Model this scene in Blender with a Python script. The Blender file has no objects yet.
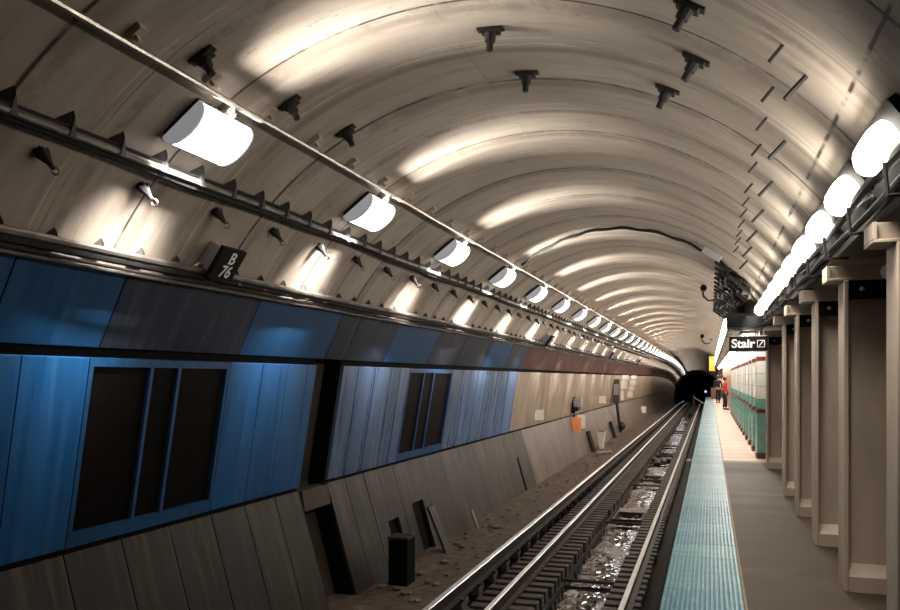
import bpy, bmesh, math, random
from mathutils import Vector, Matrix
random.seed(7)
S = bpy.context.scene
COL = S.collection
EYE = 1.67                      # eye height above the platform; heights below are written relative to the eye
PI = math.pi
CX, CZ, R = -1.74, -0.69, 3.3   # axis and radius of the tube
YEND = 126.0

def dip(y):                     # beyond the platform the line runs downhill
    return -1.33*((y-70)/53.0)**3 if y > 70 else 0.0
def spans(a, b):
    ys = [a]
    if b > 70:
        y = max(a, 70)
        if y > a: ys.append(y)
        while y < b-4: y += 4; ys.append(y)
    ys.append(b)
    return ys

# ------------------------------------------------------------------ materials
def nt(name):
    m = bpy.data.materials.new(name); m.use_nodes = True
    n = m.node_tree; b = n.nodes['Principled BSDF']
    return m, n, b
def N(n, t, **kw):
    x = n.nodes.new(t)
    for k, v in kw.items(): setattr(x, k, v)
    return x
def L(n, a, b): n.links.new(a, b)
def math_(n, op, a, b=None, c=None):
    x = N(n, 'ShaderNodeMath', operation=op)
    for i, v in enumerate((a, b, c)):
        if v is None: continue
        if isinstance(v, (int, float)): x.inputs[i].default_value = v
        else: L(n, v, x.inputs[i])
    return x.outputs[0]
def mixc(n, f, a, b, mode='MIX'):
    x = N(n, 'ShaderNodeMix', data_type='RGBA', blend_type=mode)
    if isinstance(f, (int, float)): x.inputs[0].default_value = f
    else: L(n, f, x.inputs[0])
    for i, v in ((6, a), (7, b)):
        if isinstance(v, (tuple, list)): x.inputs[i].default_value = (*v[:3], 1)
        else: L(n, v, x.inputs[i])
    return x.outputs[2]
def noise(n, scale3, detail=3, rough=.5, off=0):
    g = N(n, 'ShaderNodeNewGeometry')
    v = N(n, 'ShaderNodeVectorMath', operation='MULTIPLY'); L(n, g.outputs['Position'], v.inputs[0])
    v.inputs[1].default_value = scale3
    a = N(n, 'ShaderNodeVectorMath', operation='ADD'); L(n, v.outputs[0], a.inputs[0]); a.inputs[1].default_value = (off, off*1.7, off*.3)
    t = N(n, 'ShaderNodeTexNoise'); t.inputs['Scale'].default_value = 1; t.inputs['Detail'].default_value = detail; t.inputs['Roughness'].default_value = rough
    L(n, a.outputs[0], t.inputs['Vector'])
    return t.outputs[0]
def ramp(n, v, a, b, lo=0.0, hi=1.0):
    x = N(n, 'ShaderNodeMapRange'); L(n, v, x.inputs[0])
    x.inputs[1].default_value = a; x.inputs[2].default_value = b; x.inputs[3].default_value = lo; x.inputs[4].default_value = hi
    return x.outputs[0]
def bump(n, b, h, strength=.3, dist=.01):
    x = N(n, 'ShaderNodeBump'); x.inputs['Strength'].default_value = strength; x.inputs['Distance'].default_value = dist
    L(n, h, x.inputs['Height']); L(n, x.outputs[0], b.inputs['Normal'])
def plain(name, col, rough=.5, metal=0.0, var=.25, scale=(8, 8, 8), rnd=0.0, spec=.5):
    m, n, b = nt(name)
    t = noise(n, scale, 4, .6)
    c = mixc(n, ramp(n, t, .35, .7), tuple(v*(1-var) for v in col), tuple(min(1, v*(1+var*.6)) for v in col))
    if rnd:
        oi = N(n, 'ShaderNodeObjectInfo')
        c = mixc(n, 1.0, c, ramp_rgb(n, oi.outputs['Random'], 1-rnd, 1+rnd*.5), 'MULTIPLY')
    L(n, c, b.inputs['Base Color']); b.inputs['Roughness'].default_value = rough; b.inputs['Metallic'].default_value = metal
    b.inputs['Specular IOR Level'].default_value = spec
    return m
def ramp_rgb(n, v, lo, hi):
    r = ramp(n, v, 0, 1, lo, hi)
    c = N(n, 'ShaderNodeCombineColor')
    for i in range(3): L(n, r, c.inputs[i])
    return c.outputs[0]
def emit(name, col, s):
    m, n, b = nt(name)
    b.inputs['Base Color'].default_value = (*col, 1); b.inputs['Emission Color'].default_value = (*col, 1); b.inputs['Emission Strength'].default_value = s
    b.inputs['Roughness'].default_value = .3
    return m

def vault_mat():
    m, n, b = nt('vault_paint')
    g = N(n, 'ShaderNodeNewGeometry'); sx = N(n, 'ShaderNodeSeparateXYZ'); L(n, g.outputs['Position'], sx.inputs[0])
    X, Y, Z = sx.outputs
    def ringline(period, off, w, br):
        f = math_(n, 'FRACT', math_(n, 'DIVIDE', math_(n, 'SUBTRACT', Y, off), period))
        d = math_(n, 'MULTIPLY', math_(n, 'MINIMUM', f, math_(n, 'SUBTRACT', 1.0, f)), period)
        l = ramp(n, d, w*.4, w, 1, 0)
        return math_(n, 'MULTIPLY', l, ramp(n, noise(n, (1.3, .9, 1.3), 5, .75, br), .40, .52))
    big = noise(n, (.5, 1.1, .5), 4, .6)
    streak = noise(n, (1.1, 9, 1.1), 4, .65, 3)
    c = mixc(n, ramp(n, big, .3, .7), (.34, .285, .225), (.50, .435, .355))
    c = mixc(n, ramp(n, streak, .50, .72, 0, .5), c, (.22, .18, .14))
    # rust and grime in flakes along the rings
    fl = math_(n, 'MULTIPLY', ramp(n, noise(n, (5, 16, 5), 5, .7, 9), .61, .68), ramp(n, big, .42, .6, .0, .75))
    c = mixc(n, fl, c, (.13, .09, .06))
    l1 = ringline(3.06, 6.82, .022, 1); l2 = ringline(3.06, 5.27, .016, 5); l3 = ringline(.765, 5.27, .010, 8)
    l3 = math_(n, 'MULTIPLY', l3, .5)
    grime = math_(n, 'MULTIPLY', math_(n, 'MAXIMUM', ringline(1.53, 5.37, .16, 41), ringline(.765, 5.40, .07, 47)), .5)
    c = mixc(n, grime, c, (.15, .115, .085))
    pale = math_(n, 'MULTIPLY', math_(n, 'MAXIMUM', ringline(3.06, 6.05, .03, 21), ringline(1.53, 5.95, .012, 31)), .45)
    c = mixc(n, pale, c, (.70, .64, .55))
    ln = math_(n, 'MAXIMUM', math_(n, 'MAXIMUM', l1, l2), l3)
    # the joint that runs along the crown's platform side
    ang = math_(n, 'ARCTAN2', math_(n, 'SUBTRACT', X, CX), math_(n, 'SUBTRACT', Z, CZ+EYE))
    for deg, w in ((47.8, .006), (-2.0, .0025)):
        d = math_(n, 'ABSOLUTE', math_(n, 'SUBTRACT', ang, math.radians(deg)))
        j = math_(n, 'MULTIPLY', ramp(n, d, w*.3, w, 1, 0), ramp(n, noise(n, (2, 2.2, 2), 4, .7, 4), .44, .56))
        ln = math_(n, 'MAXIMUM', ln, math_(n, 'MULTIPLY', j, 1.0 if deg > 0 else .3))
    c = mixc(n, ln, c, (.035, .026, .02))
    L(n, c, b.inputs['Base Color']); b.inputs['Roughness'].default_value = .55
    h = math_(n, 'SUBTRACT', noise(n, (3, 5, 3), 4, .6, 2), math_(n, 'MULTIPLY', ln, .8))
    bump(n, b, h, .35, .012)
    return m

def panel_mat(name, ca, cb, rough, streak=.5, dust_or_sheen=None, rnd=.15, spec=.5, sc=14, df=.6):
    m, n, b = nt(name)
    s = noise(n, (2, sc, .35), 4, .6); s2 = noise(n, (2, 3.2, .5), 3, .6, 6)
    c = mixc(n, ramp(n, s, .35, .68), ca, cb)
    c = mixc(n, ramp(n, s2, .45, .75, 0, streak), c, tuple(v*.55 for v in ca))
    if dust_or_sheen: c = mixc(n, ramp(n, noise(n, (2, 9, .4), 4, .6, 11), .5, .72, 0, df), c, dust_or_sheen)
    oi = N(n, 'ShaderNodeObjectInfo')
    c = mixc(n, 1.0, c, ramp_rgb(n, oi.outputs['Random'], 1-rnd, 1+rnd*.5), 'MULTIPLY')
    L(n, c, b.inputs['Base Color'])
    L(n, ramp(n, s, .3, .7, rough-.08, rough+.12), b.inputs['Roughness']); b.inputs['Specular IOR Level'].default_value = spec
    bump(n, b, s, .08, .01)
    return m

M = {}
M['vault'] = vault_mat()
M['blue'] = panel_mat('blue_panel', (.005, .08, .24), (.009, .115, .32), .34, .3, (.04, .14, .31), spec=.6)
M['blue_sheen'] = panel_mat('sheen_blue_panel', (.06, .135, .29), (.10, .185, .35), .3, .3, (.42, .46, .52), .25, spec=1.0, sc=6, df=.45)  # pale reflected light painted into the blue, base and streaks
M['grey_band'] = panel_mat('grey_band_panel', (.019, .026, .044), (.034, .046, .075), .42, .4, (.08, .09, .12), .2, spec=.35)
M['blue_band'] = panel_mat('blue_band_panel', (.007, .06, .16), (.010, .09, .23), .4, .4, (.03, .07, .14), .2)
M['maroon'] = panel_mat('maroon_panel', (.095, .036, .026), (.14, .066, .048), .5, .6, (.13, .095, .075), spec=.3)
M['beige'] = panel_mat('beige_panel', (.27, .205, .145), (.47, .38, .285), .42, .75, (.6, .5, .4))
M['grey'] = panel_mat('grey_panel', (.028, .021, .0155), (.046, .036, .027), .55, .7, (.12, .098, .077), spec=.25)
M['grey_lit'] = panel_mat('far_lower_panel', (.095, .072, .052), (.17, .134, .10), .5, .8, (.26, .21, .165), spec=.3)  # lighter copy of the lower grey, lamp gradient put into the colour
M['backing'] = plain('dark_backing', (.007, .006, .005), .9, spec=.1)
M['niche'] = plain('niche_brown', (.055, .04, .027), .7, scale=(4, 4, 1))
M['pane'] = plain('dark_pane', (.007, .005, .004), .6, spec=.05)
M['pane_frame'] = plain('blue_frame', (.012, .085, .22), .4)
M['pane_bar'] = plain('blue_mullion', (.03, .10, .26), .4)
M['steel'] = plain('conduit_steel', (.50, .46, .40), .33, .85, .3, (20, 6, 20))
M['dullsteel'] = plain('dull_pipe', (.20, .175, .15), .5, .7, .4, (20, 6, 20))
M['black'] = plain('black_iron', (.018, .014, .012), .6)
M['cable'] = plain('black_cable', (.016, .014, .012), .75, spec=.25)
M['lampgrey'] = plain('lamp_housing_grey', (.42, .40, .40), .45, 0, .1)
M['cap'] = emit('end_cap_added_glow', (.62, .62, .66), .28)  # faint glow added so the grey end caps do not go dark
M['lens_left'] = emit('lens_glow_cool', (1.0, .96, .97), 8.0)
M['lens_right'] = emit('lens_glow_warm', (1.0, .93, .82), 10.0)
M['tube_glow'] = emit('tube_glow', (1.0, .90, .80), 30.0)
M['globe_glow'] = emit('globe_glow', (1.0, .92, .85), 5.0)
M['blue_glow'] = emit('blue_signal_glow', (.45, .5, 1.0), 1.2)
M['column'] = plain('column_paint', (.50, .41, .32), .45, 0, .18, (3, 3, .8))
M['soffit'] = plain('soffit_brown', (.20, .155, .115), .6, 0, .3, (2, 1, 2))
M['rail'] = plain('rail_polished', (.92, .90, .86), .30, .55, .15, (30, 2, 30))
M['railside'] = plain('rail_rust', (.022, .015, .011), .7)
M['tie'] = plain('tie_wood', (.055, .038, .027), .65, 0, .55, (3, 9, 9), .4)
M['bed'] = plain('track_bed', (.020, .015, .011), .75, 0, .7, (5, 5, 5))
M['rubble'] = plain('bench_rubble', (.12, .085, .057), .85, 0, .55, (6, 6, 6))
M['stone'] = plain('debris_stone', (.30, .25, .20), .85, 0, .4, (20, 20, 20), .4)
M['white'] = plain('white_sheet', (.78, .74, .68), .6, 0, .08)
M['orange'] = plain('orange_board', (.85, .30, .08), .5, 0, .1)
M['yellow'] = plain('yellow_board', (.75, .42, .03), .5, 0, .1)
M['sign'] = plain('sign_black', (.006, .006, .006), .7, spec=.2)
M['ink'] = plain('sign_white', (.85, .82, .78), .5, 0, .05)
M['edge_yellow'] = plain('worn_yellow', (.22, .16, .085), .7, 0, .5, (20, 20, 20))
M['tile_white'] = plain('tile_white', (.72, .73, .67), .25, 0, .12, (3, 3, 3), .1)
M['tile_teal'] = plain('tile_teal', (.20, .42, .36), .25, 0, .2, (3, 3, 3), .1)
M['tile_red'] = plain('tile_red', (.20, .02, .02), .3)
M['tile_base'] = plain('tile_base_brown', (.10, .035, .025), .4)
M['grout'] = plain('grout', (.16, .15, .13), .8)
M['peach'] = plain('peach_wall', (.55, .36, .25), .5, 0, .15, (2, 2, 2))
M['skin'] = plain('skin', (.36, .20, .13), .5, 0, .1)
M['cloth_black'] = plain('cloth_black', (.012, .012, .013), .8)
M['cloth_red'] = plain('cloth_red', (.55, .035, .03), .8)
M['cloth_white'] = plain('cloth_white', (.65, .62, .6), .8)
M['denim'] = plain('denim_dark', (.05, .055, .08), .8)
M['hair'] = plain('hair_dark', (.02, .014, .01), .6)
M['brown'] = plain('brown_paint', (.20, .10, .05), .5)
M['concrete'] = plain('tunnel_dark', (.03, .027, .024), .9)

def platform_mat():
    m, n, b = nt('platform_floor')
    g = N(n, 'ShaderNodeNewGeometry'); sx = N(n, 'ShaderNodeSeparateXYZ'); L(n, g.outputs['Position'], sx.inputs[0])
    band = noise(n, (.25, 2.2, 1), 4, .65)
    c = mixc(n, ramp(n, band, .3, .7), (.027, .017, .010), (.070, .047, .028))
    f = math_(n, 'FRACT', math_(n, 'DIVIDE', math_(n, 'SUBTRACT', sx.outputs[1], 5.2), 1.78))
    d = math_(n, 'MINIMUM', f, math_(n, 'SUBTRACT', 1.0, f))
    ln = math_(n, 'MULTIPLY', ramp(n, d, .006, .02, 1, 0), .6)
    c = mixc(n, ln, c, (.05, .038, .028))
    c = mixc(n, ramp(n, noise(n, (5, 9, 1), 5, .7, 4), .58, .75, 0, .6), c, (.08, .06, .045))
    # tube lamps' brightness painted into the floor from the tiled piers on
    far = ramp(n, math_(n, 'ADD', sx.outputs[1], math_(n, 'MULTIPLY', band, 1.5)), 17.6, 18.2)
    c = mixc(n, far, c, mixc(n, ramp(n, band, .35, .65), (.48, .36, .29), (.66, .53, .44)))
    L(n, c, b.inputs['Base Color']); L(n, ramp(n, band, .3, .7, .55, .75), b.inputs['Roughness'])
    bump(n, b, noise(n, (4, 4, 4), 4, .6), .1, .01); b.inputs['Specular IOR Level'].default_value = .25
    return m
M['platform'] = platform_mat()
def tactile_mat():
    m, n, b = nt('tactile_teal')
    oi = N(n, 'ShaderNodeObjectInfo')
    c = mixc(n, oi.outputs['Random'], (.055, .175, .225), (.15, .30, .31))
    c = mixc(n, ramp(n, noise(n, (1.5, 9, 1), 4, .65), .45, .75, 0, .6), c, (.05, .12, .16))
    c = mixc(n, ramp(n, noise(n, (14, 5, 1), 4, .6, 7), .55, .75, 0, .4), c, (.40, .52, .50))
    L(n, c, b.inputs['Base Color']); b.inputs['Roughness'].default_value = .42
    return m
M['tactile'] = tactile_mat()
def wet_mat():
    m, n, b = nt('wet_channel')
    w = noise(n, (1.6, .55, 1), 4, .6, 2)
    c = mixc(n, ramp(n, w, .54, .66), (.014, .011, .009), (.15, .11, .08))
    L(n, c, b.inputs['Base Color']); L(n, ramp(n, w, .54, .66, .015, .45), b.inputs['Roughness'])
    b.inputs['IOR'].default_value = 1.6
    bump(n, b, noise(n, (5.5, 2.6, 1), 1.5, .5, 5), .22, .05)
    return m
M['wet'] = wet_mat()

# ------------------------------------------------------------------ mesh helpers
class MB:
    def __init__(s): s.b = bmesh.new(); s.mi = 0
    def face(s, vs):
        try: f = s.b.faces.new(vs); f.material_index = s.mi; return f
        except ValueError: return None
    def box(s, x0, x1, y0, y1, z0, z1):
        v = [s.b.verts.new((x, y, z)) for x in (x0, x1) for y in (y0, y1) for z in (z0, z1)]
        for q in ((0,1,3,2), (4,6,7,5), (0,4,5,1), (2,3,7,6), (0,2,6,4), (1,5,7,3)): s.face([v[i] for i in q])
        return s
    def loft(s, prof, ys, bend=False, cap=True):          # closed profile of (x,z) carried along y
        rings = [[s.b.verts.new((x, y, z+(dip(y) if bend else 0))) for x, z in prof] for y in ys]
        k = len(prof)
        for a, b in zip(rings, rings[1:]):
            for i in range(k): s.face([a[i], a[(i+1) % k], b[(i+1) % k], b[i]])
        if cap: s.face(rings[0][::-1]); s.face(rings[-1])
        return s
    def sheet(s, prof, ys, bend=True):
        rings = [[s.b.verts.new((x, y, z+(dip(y) if bend else 0))) for x, z in prof] for y in ys]
        for a, b in zip(rings, rings[1:]):
            for i in range(len(prof)-1): s.face([a[i], a[i+1], b[i+1], b[i]])
        return s
    def tube(s, pts, r, seg=8, cap=True):
        pts = [Vector(p) for p in pts]; rings = []
        for i, p in enumerate(pts):
            d = (pts[min(i+1, len(pts)-1)]-pts[max(i-1, 0)]).normalized()
            u = d.cross(Vector((0, 0, 1)))
            if u.length < .05: u = d.cross(Vector((1, 0, 0)))
            u.normalize(); w = d.cross(u)
            rr = r[i] if isinstance(r, (list, tuple)) else r
            rings.append([s.b.verts.new(p+(u*math.cos(2*PI*k/seg)+w*math.sin(2*PI*k/seg))*rr) for k in range(seg)])
        for a, b in zip(rings, rings[1:]):
            for k in range(seg): s.face([a[k], a[(k+1) % seg], b[(k+1) % seg], b[k]])
        if cap: s.face(rings[0][::-1]); s.face(rings[-1])
        return s
    def sphere(s, c, r, sc=(1, 1, 1), seg=12):
        m = Matrix.Translation(c) @ Matrix.Diagonal((*[r*k for k in sc], 1))
        bmesh.ops.create_uvsphere(s.b, u_segments=seg, v_segments=max(6, seg//2+2), radius=1, matrix=m); return s
    def build(s, name, mats, parent=None, bevel=0, smooth=False):
        if bevel:
            bmesh.ops.bevel(s.b, geom=list(s.b.edges), offset=bevel, segments=1, affect='EDGES', clamp_overlap=True)
        bmesh.ops.recalc_face_normals(s.b, faces=list(s.b.faces))
        me = bpy.data.meshes.new(name); s.b.to_mesh(me); s.b.free()
        for m in (mats if isinstance(mats, (list, tuple)) else [mats]): me.materials.append(m)
        if smooth:
            for p in me.polygons: p.use_smooth = True
            try: me.set_sharp_from_angle(angle=math.radians(40))
            except Exception: pass
        o = bpy.data.objects.new(name, me); COL.objects.link(o)
        if parent: o.parent = parent
        return o
def tag(o, label=None, cat=None, group=None, kind=None):
    if label: o['label'] = label
    if cat: o['category'] = cat
    if group: o['group'] = group
    if kind: o['kind'] = kind
    return o
def empty(name, loc=(0, 0, 0), roty=0.0, rotz=0.0):
    o = bpy.data.objects.new(name, None); COL.objects.link(o); o.location = loc; o.rotation_euler = (0, roty, rotz); o.empty_display_size = .1
    return o
def children(o): return [c for c in bpy.data.objects if c.parent == o]
def tree_of(o): return [(c, tree_of(c)) for c in children(o)]
def copy_tree(o, tr):
    c = o.copy(); COL.objects.link(c)
    for ch, sub in tr:
        d = copy_tree(ch, sub); d.parent = c
    return c
def onvault(y, deg, inset=0.0):
    a = math.radians(deg); r = R-inset
    return (CX+r*math.sin(a), y, CZ+r*math.cos(a)+dip(y))
def vrot(deg): return math.radians(deg)+PI           # local +Z then points away from the lining
def nth(k):
    w = ['first','second','third','fourth','fifth','sixth','seventh','eighth','ninth','tenth','eleventh','twelfth']
    if k <= 12: return w[k-1]
    suf = 'th' if 10 < k % 100 < 14 else {1:'st',2:'nd',3:'rd'}.get(k % 10, 'th')
    return f'{k}{suf}'
def tri_arc(a0, a1, r, n):
    return [(CX+r*math.sin(math.radians(a0+(a1-a0)*i/n)), CZ+r*math.cos(math.radians(a0+(a1-a0)*i/n))) for i in range(n+1)]
def struct(o): o['kind'] = 'structure'; return o

# ------------------------------------------------------------------ setting
P0, P1, P2, P3 = (-4.62, .87), (-4.92, .25), (-5.2, -1.46), (-4.72, -3.08)
ys = [-1.5]+[5*i for i in range(0, 15)]+[70+4*i for i in range(1, 14)]+[YEND]
inner = tri_arc(-62.5, 56, R, 72); outer = tri_arc(56, -62.5, R+.25, 40)
ceiling = struct(MB().loft(inner+outer, ys, True).build('ceiling', M['vault'], smooth=True))
# backing behind the wall panels; between the two blue groups it steps back into a niche
def offs(o): return [(P0[0]-o*.7, P0[1]+o*.6+.06), (P1[0]-o, P1[1]), (P2[0]-o, P2[1]), (P3[0]-o, P3[1]-.12)]
wb = MB()
def wallseg(y0, y1, o, t):
    a = offs(o); b = offs(t); yy = spans(y0, y1)
    wb.loft(a+b[::-1], yy, True)
wallseg(-1.5, 9.5, .052, .5); wallseg(10.30, YEND, .052, .5)
struct(wb.build('wall_left', M['backing']))
a = offs(.30); b = offs(.5)
struct(MB().loft(a+b[::-1], [9.5, 10.30]).build('wall_niche', M['niche']))
# track bed, bench, channel
bed = [(-2.95, -2.95), (-2.0, -2.95), (-2.0, -3.02), (-1.27, -3.02), (-1.27, -2.95), (-.1, -2.95), (-.1, -3.4), (-2.95, -3.4)]
struct(MB().loft(bed, spans(-1.5, YEND), True).build('floor_track', M['bed']))
bench = [(-5.4, -3.06), (-4.75, -3.05), (-4.2, -3.06), (-3.6, -3.0), (-3.1, -2.97), (-2.95, -2.95), (-2.95, -3.4), (-5.4, -3.4)]
struct(MB().loft(bench, spans(-1.5, YEND), True).build('floor_bench', M['rubble']))
# platform with its overhanging edge
plat = [(-.347, -1.67), (3.2, -1.67), (3.2, -1.95), (-.12, -1.95), (-.16, -1.82), (-.347, -1.82)]
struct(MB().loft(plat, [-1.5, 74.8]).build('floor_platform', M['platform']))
struct(MB().box(-.10, .1, -1.5, 74.8, -3.3, -1.951).build('wall_under_platform', M['bed']))
struct(MB().box(-.347, .95, 74.8, YEND, -3.4, -2.95).build('floor_end', M['bed']))
struct(MB().box(.95, 3.3, -1.5, YEND, .96, 1.3).build('ceiling_soffit', M['soffit']))
struct(MB().box(3.2, 3.4, -1.5, 76, -1.95, .96).build('wall_right', M['peach']))
struct(MB().box(1.02, 3.2, 39.6, 74.8, -1.67, .96).build('wall_peach', M['peach']))
struct(MB().box(.97, 1.3, 74.8, YEND, -4.8, 1.3).build('wall_end', M['peach']))
# the unlit tunnel beyond
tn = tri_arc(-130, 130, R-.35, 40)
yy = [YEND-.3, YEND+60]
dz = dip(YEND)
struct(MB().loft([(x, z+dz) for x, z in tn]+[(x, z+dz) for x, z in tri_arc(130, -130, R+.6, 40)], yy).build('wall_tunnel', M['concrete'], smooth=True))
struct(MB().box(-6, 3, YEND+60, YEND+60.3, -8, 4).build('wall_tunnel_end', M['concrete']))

# ------------------------------------------------------------------ wall panels of the left wall
def panel(name, A, B, y0, y1, mat, t=.05, gap=.008, hole=None):
    ux, uz = B[0]-A[0], B[1]-A[1]; l = math.hypot(ux, uz); ux /= l; uz /= l
    nx, nz = uz, -ux                                   # outward (away from the track)
    if nx > 0: nx, nz = -nx, -nz
    ym = (y0+y1)/2
    ox, oz = B[0]-P0[0], 0
    org = Vector((B[0], ym, B[1]+dip(ym)))
    e = .012
    mb = MB()
    def P(u, d): return (A[0]+ux*u+nx*d-org.x, A[1]+uz*u+nz*d-org.z+dip(ym))
    prof = [P(e, .004), P(e+.006, 0), P(l-e-.006, 0), P(l-e, .004), P(l-e, t), P(e, t)]
    mb.loft(prof, [y0+gap-ym, y1-gap-ym])
    o = mb.build(name, mat); o.location = org
    return o, P, l
def edges(lst): return list(zip(lst, lst[1:]))
# the sloping band under the cables
bs = [3.3, 4.4, 5.52, 7.62, 9.66, 10.25, 11.7, 13.7, 15.4, 17.5, 19.4, 21.3]
for k, (a, b) in enumerate(edges(bs)):
    bb = k in (0, 1, 3, 6, 9)
    o, _, _ = panel('band_panel', P0, P1, a, b, M['blue_band'] if bb else M['grey_band'])
    tag(o, f'{nth(k+1)} {"dark blue" if bb else "greyish navy"} sloping panel of the band under the cables, counted from the near left', 'wall panel', 'dark blue band panels')
y = 21.3; k = 0
while y < YEND-2.3:
    o, _, _ = panel('band_panel', P0, P1, y, y+2.25, M['maroon']); k += 1; y += 2.25
    tag(o, f'{nth(k)} maroon sloping band panel beyond the dark blue ones under the cables', 'wall panel', 'maroon band panels')
# upright blue panels
bl = [(3.2, 4.06), (4.06, 4.74), (4.74, 5.44), (7.51, 8.18), (8.18, 8.76), (8.76, 9.5), (10.32, 10.83), (10.83, 11.47), (11.47, 12.13), (12.13, 12.52), (12.52, 12.95),
      (15.4, 16.1), (16.1, 16.69), (16.69, 17.3), (17.3, 18.0), (18.0, 18.7), (18.7, 19.42), (19.42, 20.2), (20.2, 21.2)]
TOPB = (P1[0]-.012, P1[1]-.065)
txt = {0:'blue wall panel at the near left edge', 1:'second blue wall panel from the near left edge', 2:'bright blue wall panel left of the large dark window', 3:'blue wall panel directly right of the large dark window',
       4:'blue wall panel between its two neighbours left of the niche', 5:'blue wall panel at the left edge of the dark niche', 6:'blue wall panel at the right edge of the dark niche'}
for k, (a, b) in enumerate(bl):
    o, _, _ = panel('cladding_panel', TOPB, P2, a, b, M['blue'] if b < 10 else M['blue_sheen'], gap=.006 if b < 10 else .011)
    lab = txt.get(k) or (f'{nth(k-5)} pale blue wall panel right of the dark niche' if k < 11 else f'{nth(k-10)} streaked blue wall panel beyond the smaller dark window')
    tag(o, lab, 'wall panel', 'blue wall panels')
# the two dark windows in blue frames
def window(y0, y1, mulls, lab, m_in=.07):
    ux, uz = P2[0]-TOPB[0], P2[1]-TOPB[1]; l = math.hypot(ux, uz); ux /= l; uz /= l; nx, nz = uz, -ux
    if nx > 0: nx, nz = -nx, -nz
    org = Vector((P2[0], (y0+y1)/2, P2[1]))
    def P(u, d): return (TOPB[0]+ux*u+nx*d-org.x, TOPB[1]+uz*u+nz*d-org.z)
    e = empty('framed_window', org); tag(e, lab, 'window')
    ya, yb = y0-org.y+.006, y1-org.y-.006
    f = MB()
    def bar(u0, u1, a, b, d0=0, d1=.05): f.loft([P(u0, d0), P(u1, d0), P(u1, d1), P(u0, d1)], [a, b])
    bar(.012, .085, ya, yb); bar(l-.14, l-.012, ya, yb)
    bar(.085, l-.14, ya, ya+.05); bar(.085, l-.14, yb-.05, yb)
    f.build('frame', M['pane_frame'], e)
    for yy in mulls:
        f = MB(); bar(.085, l-.14, yy-org.y-.022, yy-org.y+.022, .004, .05); f.build('mullion', M['pane_bar'], e)
    cuts = [ya+.05]+[q-org.y for q in mulls]+[yb-.05]
    for a, b in edges(cuts):
        f = MB(); bar(.085, l-.14, a+.02, b-.02, .036, .049); f.build('pane', M['pane'], e)
    return e
window(5.44, 7.51, [6.25, 6.66], 'large dark three-pane window in a blue frame, nearest on left wall')
window(12.95, 15.4, [13.75, 14.3], 'smaller dark three-pane window farther along the blue wall')
# beige upright panels
y = 21.2; k = 0
while y < YEND-1.1:
    w = .92+.25*random.random(); o, _, _ = panel('cladding_panel', TOPB, P2, y, y+w, M['beige'], gap=.004); y += w; k += 1
    tag(o, f'{nth(k)} beige streaked upright wall panel beyond the blue panels', 'wall panel', 'beige wall panels')
# lower grey panels leaning in towards the track
TOPL = (P2[0]+.006, P2[1]-.018)
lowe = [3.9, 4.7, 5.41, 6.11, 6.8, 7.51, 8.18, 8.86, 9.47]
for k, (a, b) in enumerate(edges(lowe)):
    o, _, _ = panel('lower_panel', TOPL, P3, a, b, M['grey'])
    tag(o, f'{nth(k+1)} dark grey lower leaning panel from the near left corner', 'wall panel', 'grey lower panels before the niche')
ext = [10.30, 10.88, 11.55]
for k, (a, b) in enumerate(edges(ext)):
    o, _, _ = panel('lower_panel', TOPL, P3, a, b, M['grey'])
    tag(o, ('dark grey lower panel at the right edge of the niche', 'dark grey lower panel second from the right edge of the niche')[k], 'wall panel', 'grey lower panels after the niche')
# two panels with cut-outs
def lower_open(y0, y1, oy0, oy1, u0, u1, lab):
    ux, uz = P3[0]-TOPL[0], P3[1]-TOPL[1]; l = math.hypot(ux, uz); ux /= l; uz /= l; nx, nz = -abs(uz), -abs(ux)
    org = Vector((P3[0], (y0+y1)/2, P3[1]))
    def P(u, d): return (TOPL[0]+ux*u+nx*d-org.x, TOPL[1]+uz*u+nz*d-org.z)
    f = MB()
    def bar(ua, ub, a, b): f.loft([P(ua, 0), P(ub, 0), P(ub, .05), P(ua, .05)], [a-org.y, b-org.y])
    U0, U1 = .012, l-.012
    bar(U0, U0+(U1-U0)*u0, y0+.008, y1-.008)
    if u1 < 1: bar(U0+(U1-U0)*u1, U1, oy0, oy1)
    bar(U0+(U1-U0)*u0, U1, y0+.008, oy0); bar(U0+(U1-U0)*u0, U1, oy1, y1-.008)
    o = f.build('lower_panel', M['grey']); o.location = org
    tag(o, lab, 'wall panel', 'grey lower panels after the niche')
lower_open(11.55, 12.75, 11.98, 12.45, .52, .82, 'dark grey lower panel with a square black opening behind the dark post')
lower_open(12.75, 14.1, 13.15, 13.72, .45, 1.0, 'dark grey lower panel with a tall black doorway opening')
y = 14.1; k = 0
while y < YEND-1.3:
    w = 1.15+.25*random.random(); k += 1
    if abs(y-20.1) < .8:
        lower_open(y, y+w, y+w-.30, y+w-.10, .42, 1.0, 'grey lower panel with a narrow black slot at its right end')
        o = None
    else:
        o, _, _ = panel('lower_panel', TOPL, P3, y, y+w, M['grey'] if y < 22 else M['grey_lit'] if 'grey_lit' in M else M['grey'], gap=.005)
        tag(o, f'{nth(k)} brownish grey lower leaning panel beyond the tall doorway opening', 'wall panel', 'far lower leaning panels')
    y += w
# ledge stone across the niche
o = MB().loft([(-5.38, -1.50), (-5.16, -1.50), (-5.12, -1.78), (-5.36, -1.78)], [-.385, .385]).build('ledge_block', M['niche'], bevel=.01); o.location = (0, 9.9, 0)
tag(o, 'brown ledge block across the dark niche between the blue panels', 'ledge')

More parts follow.
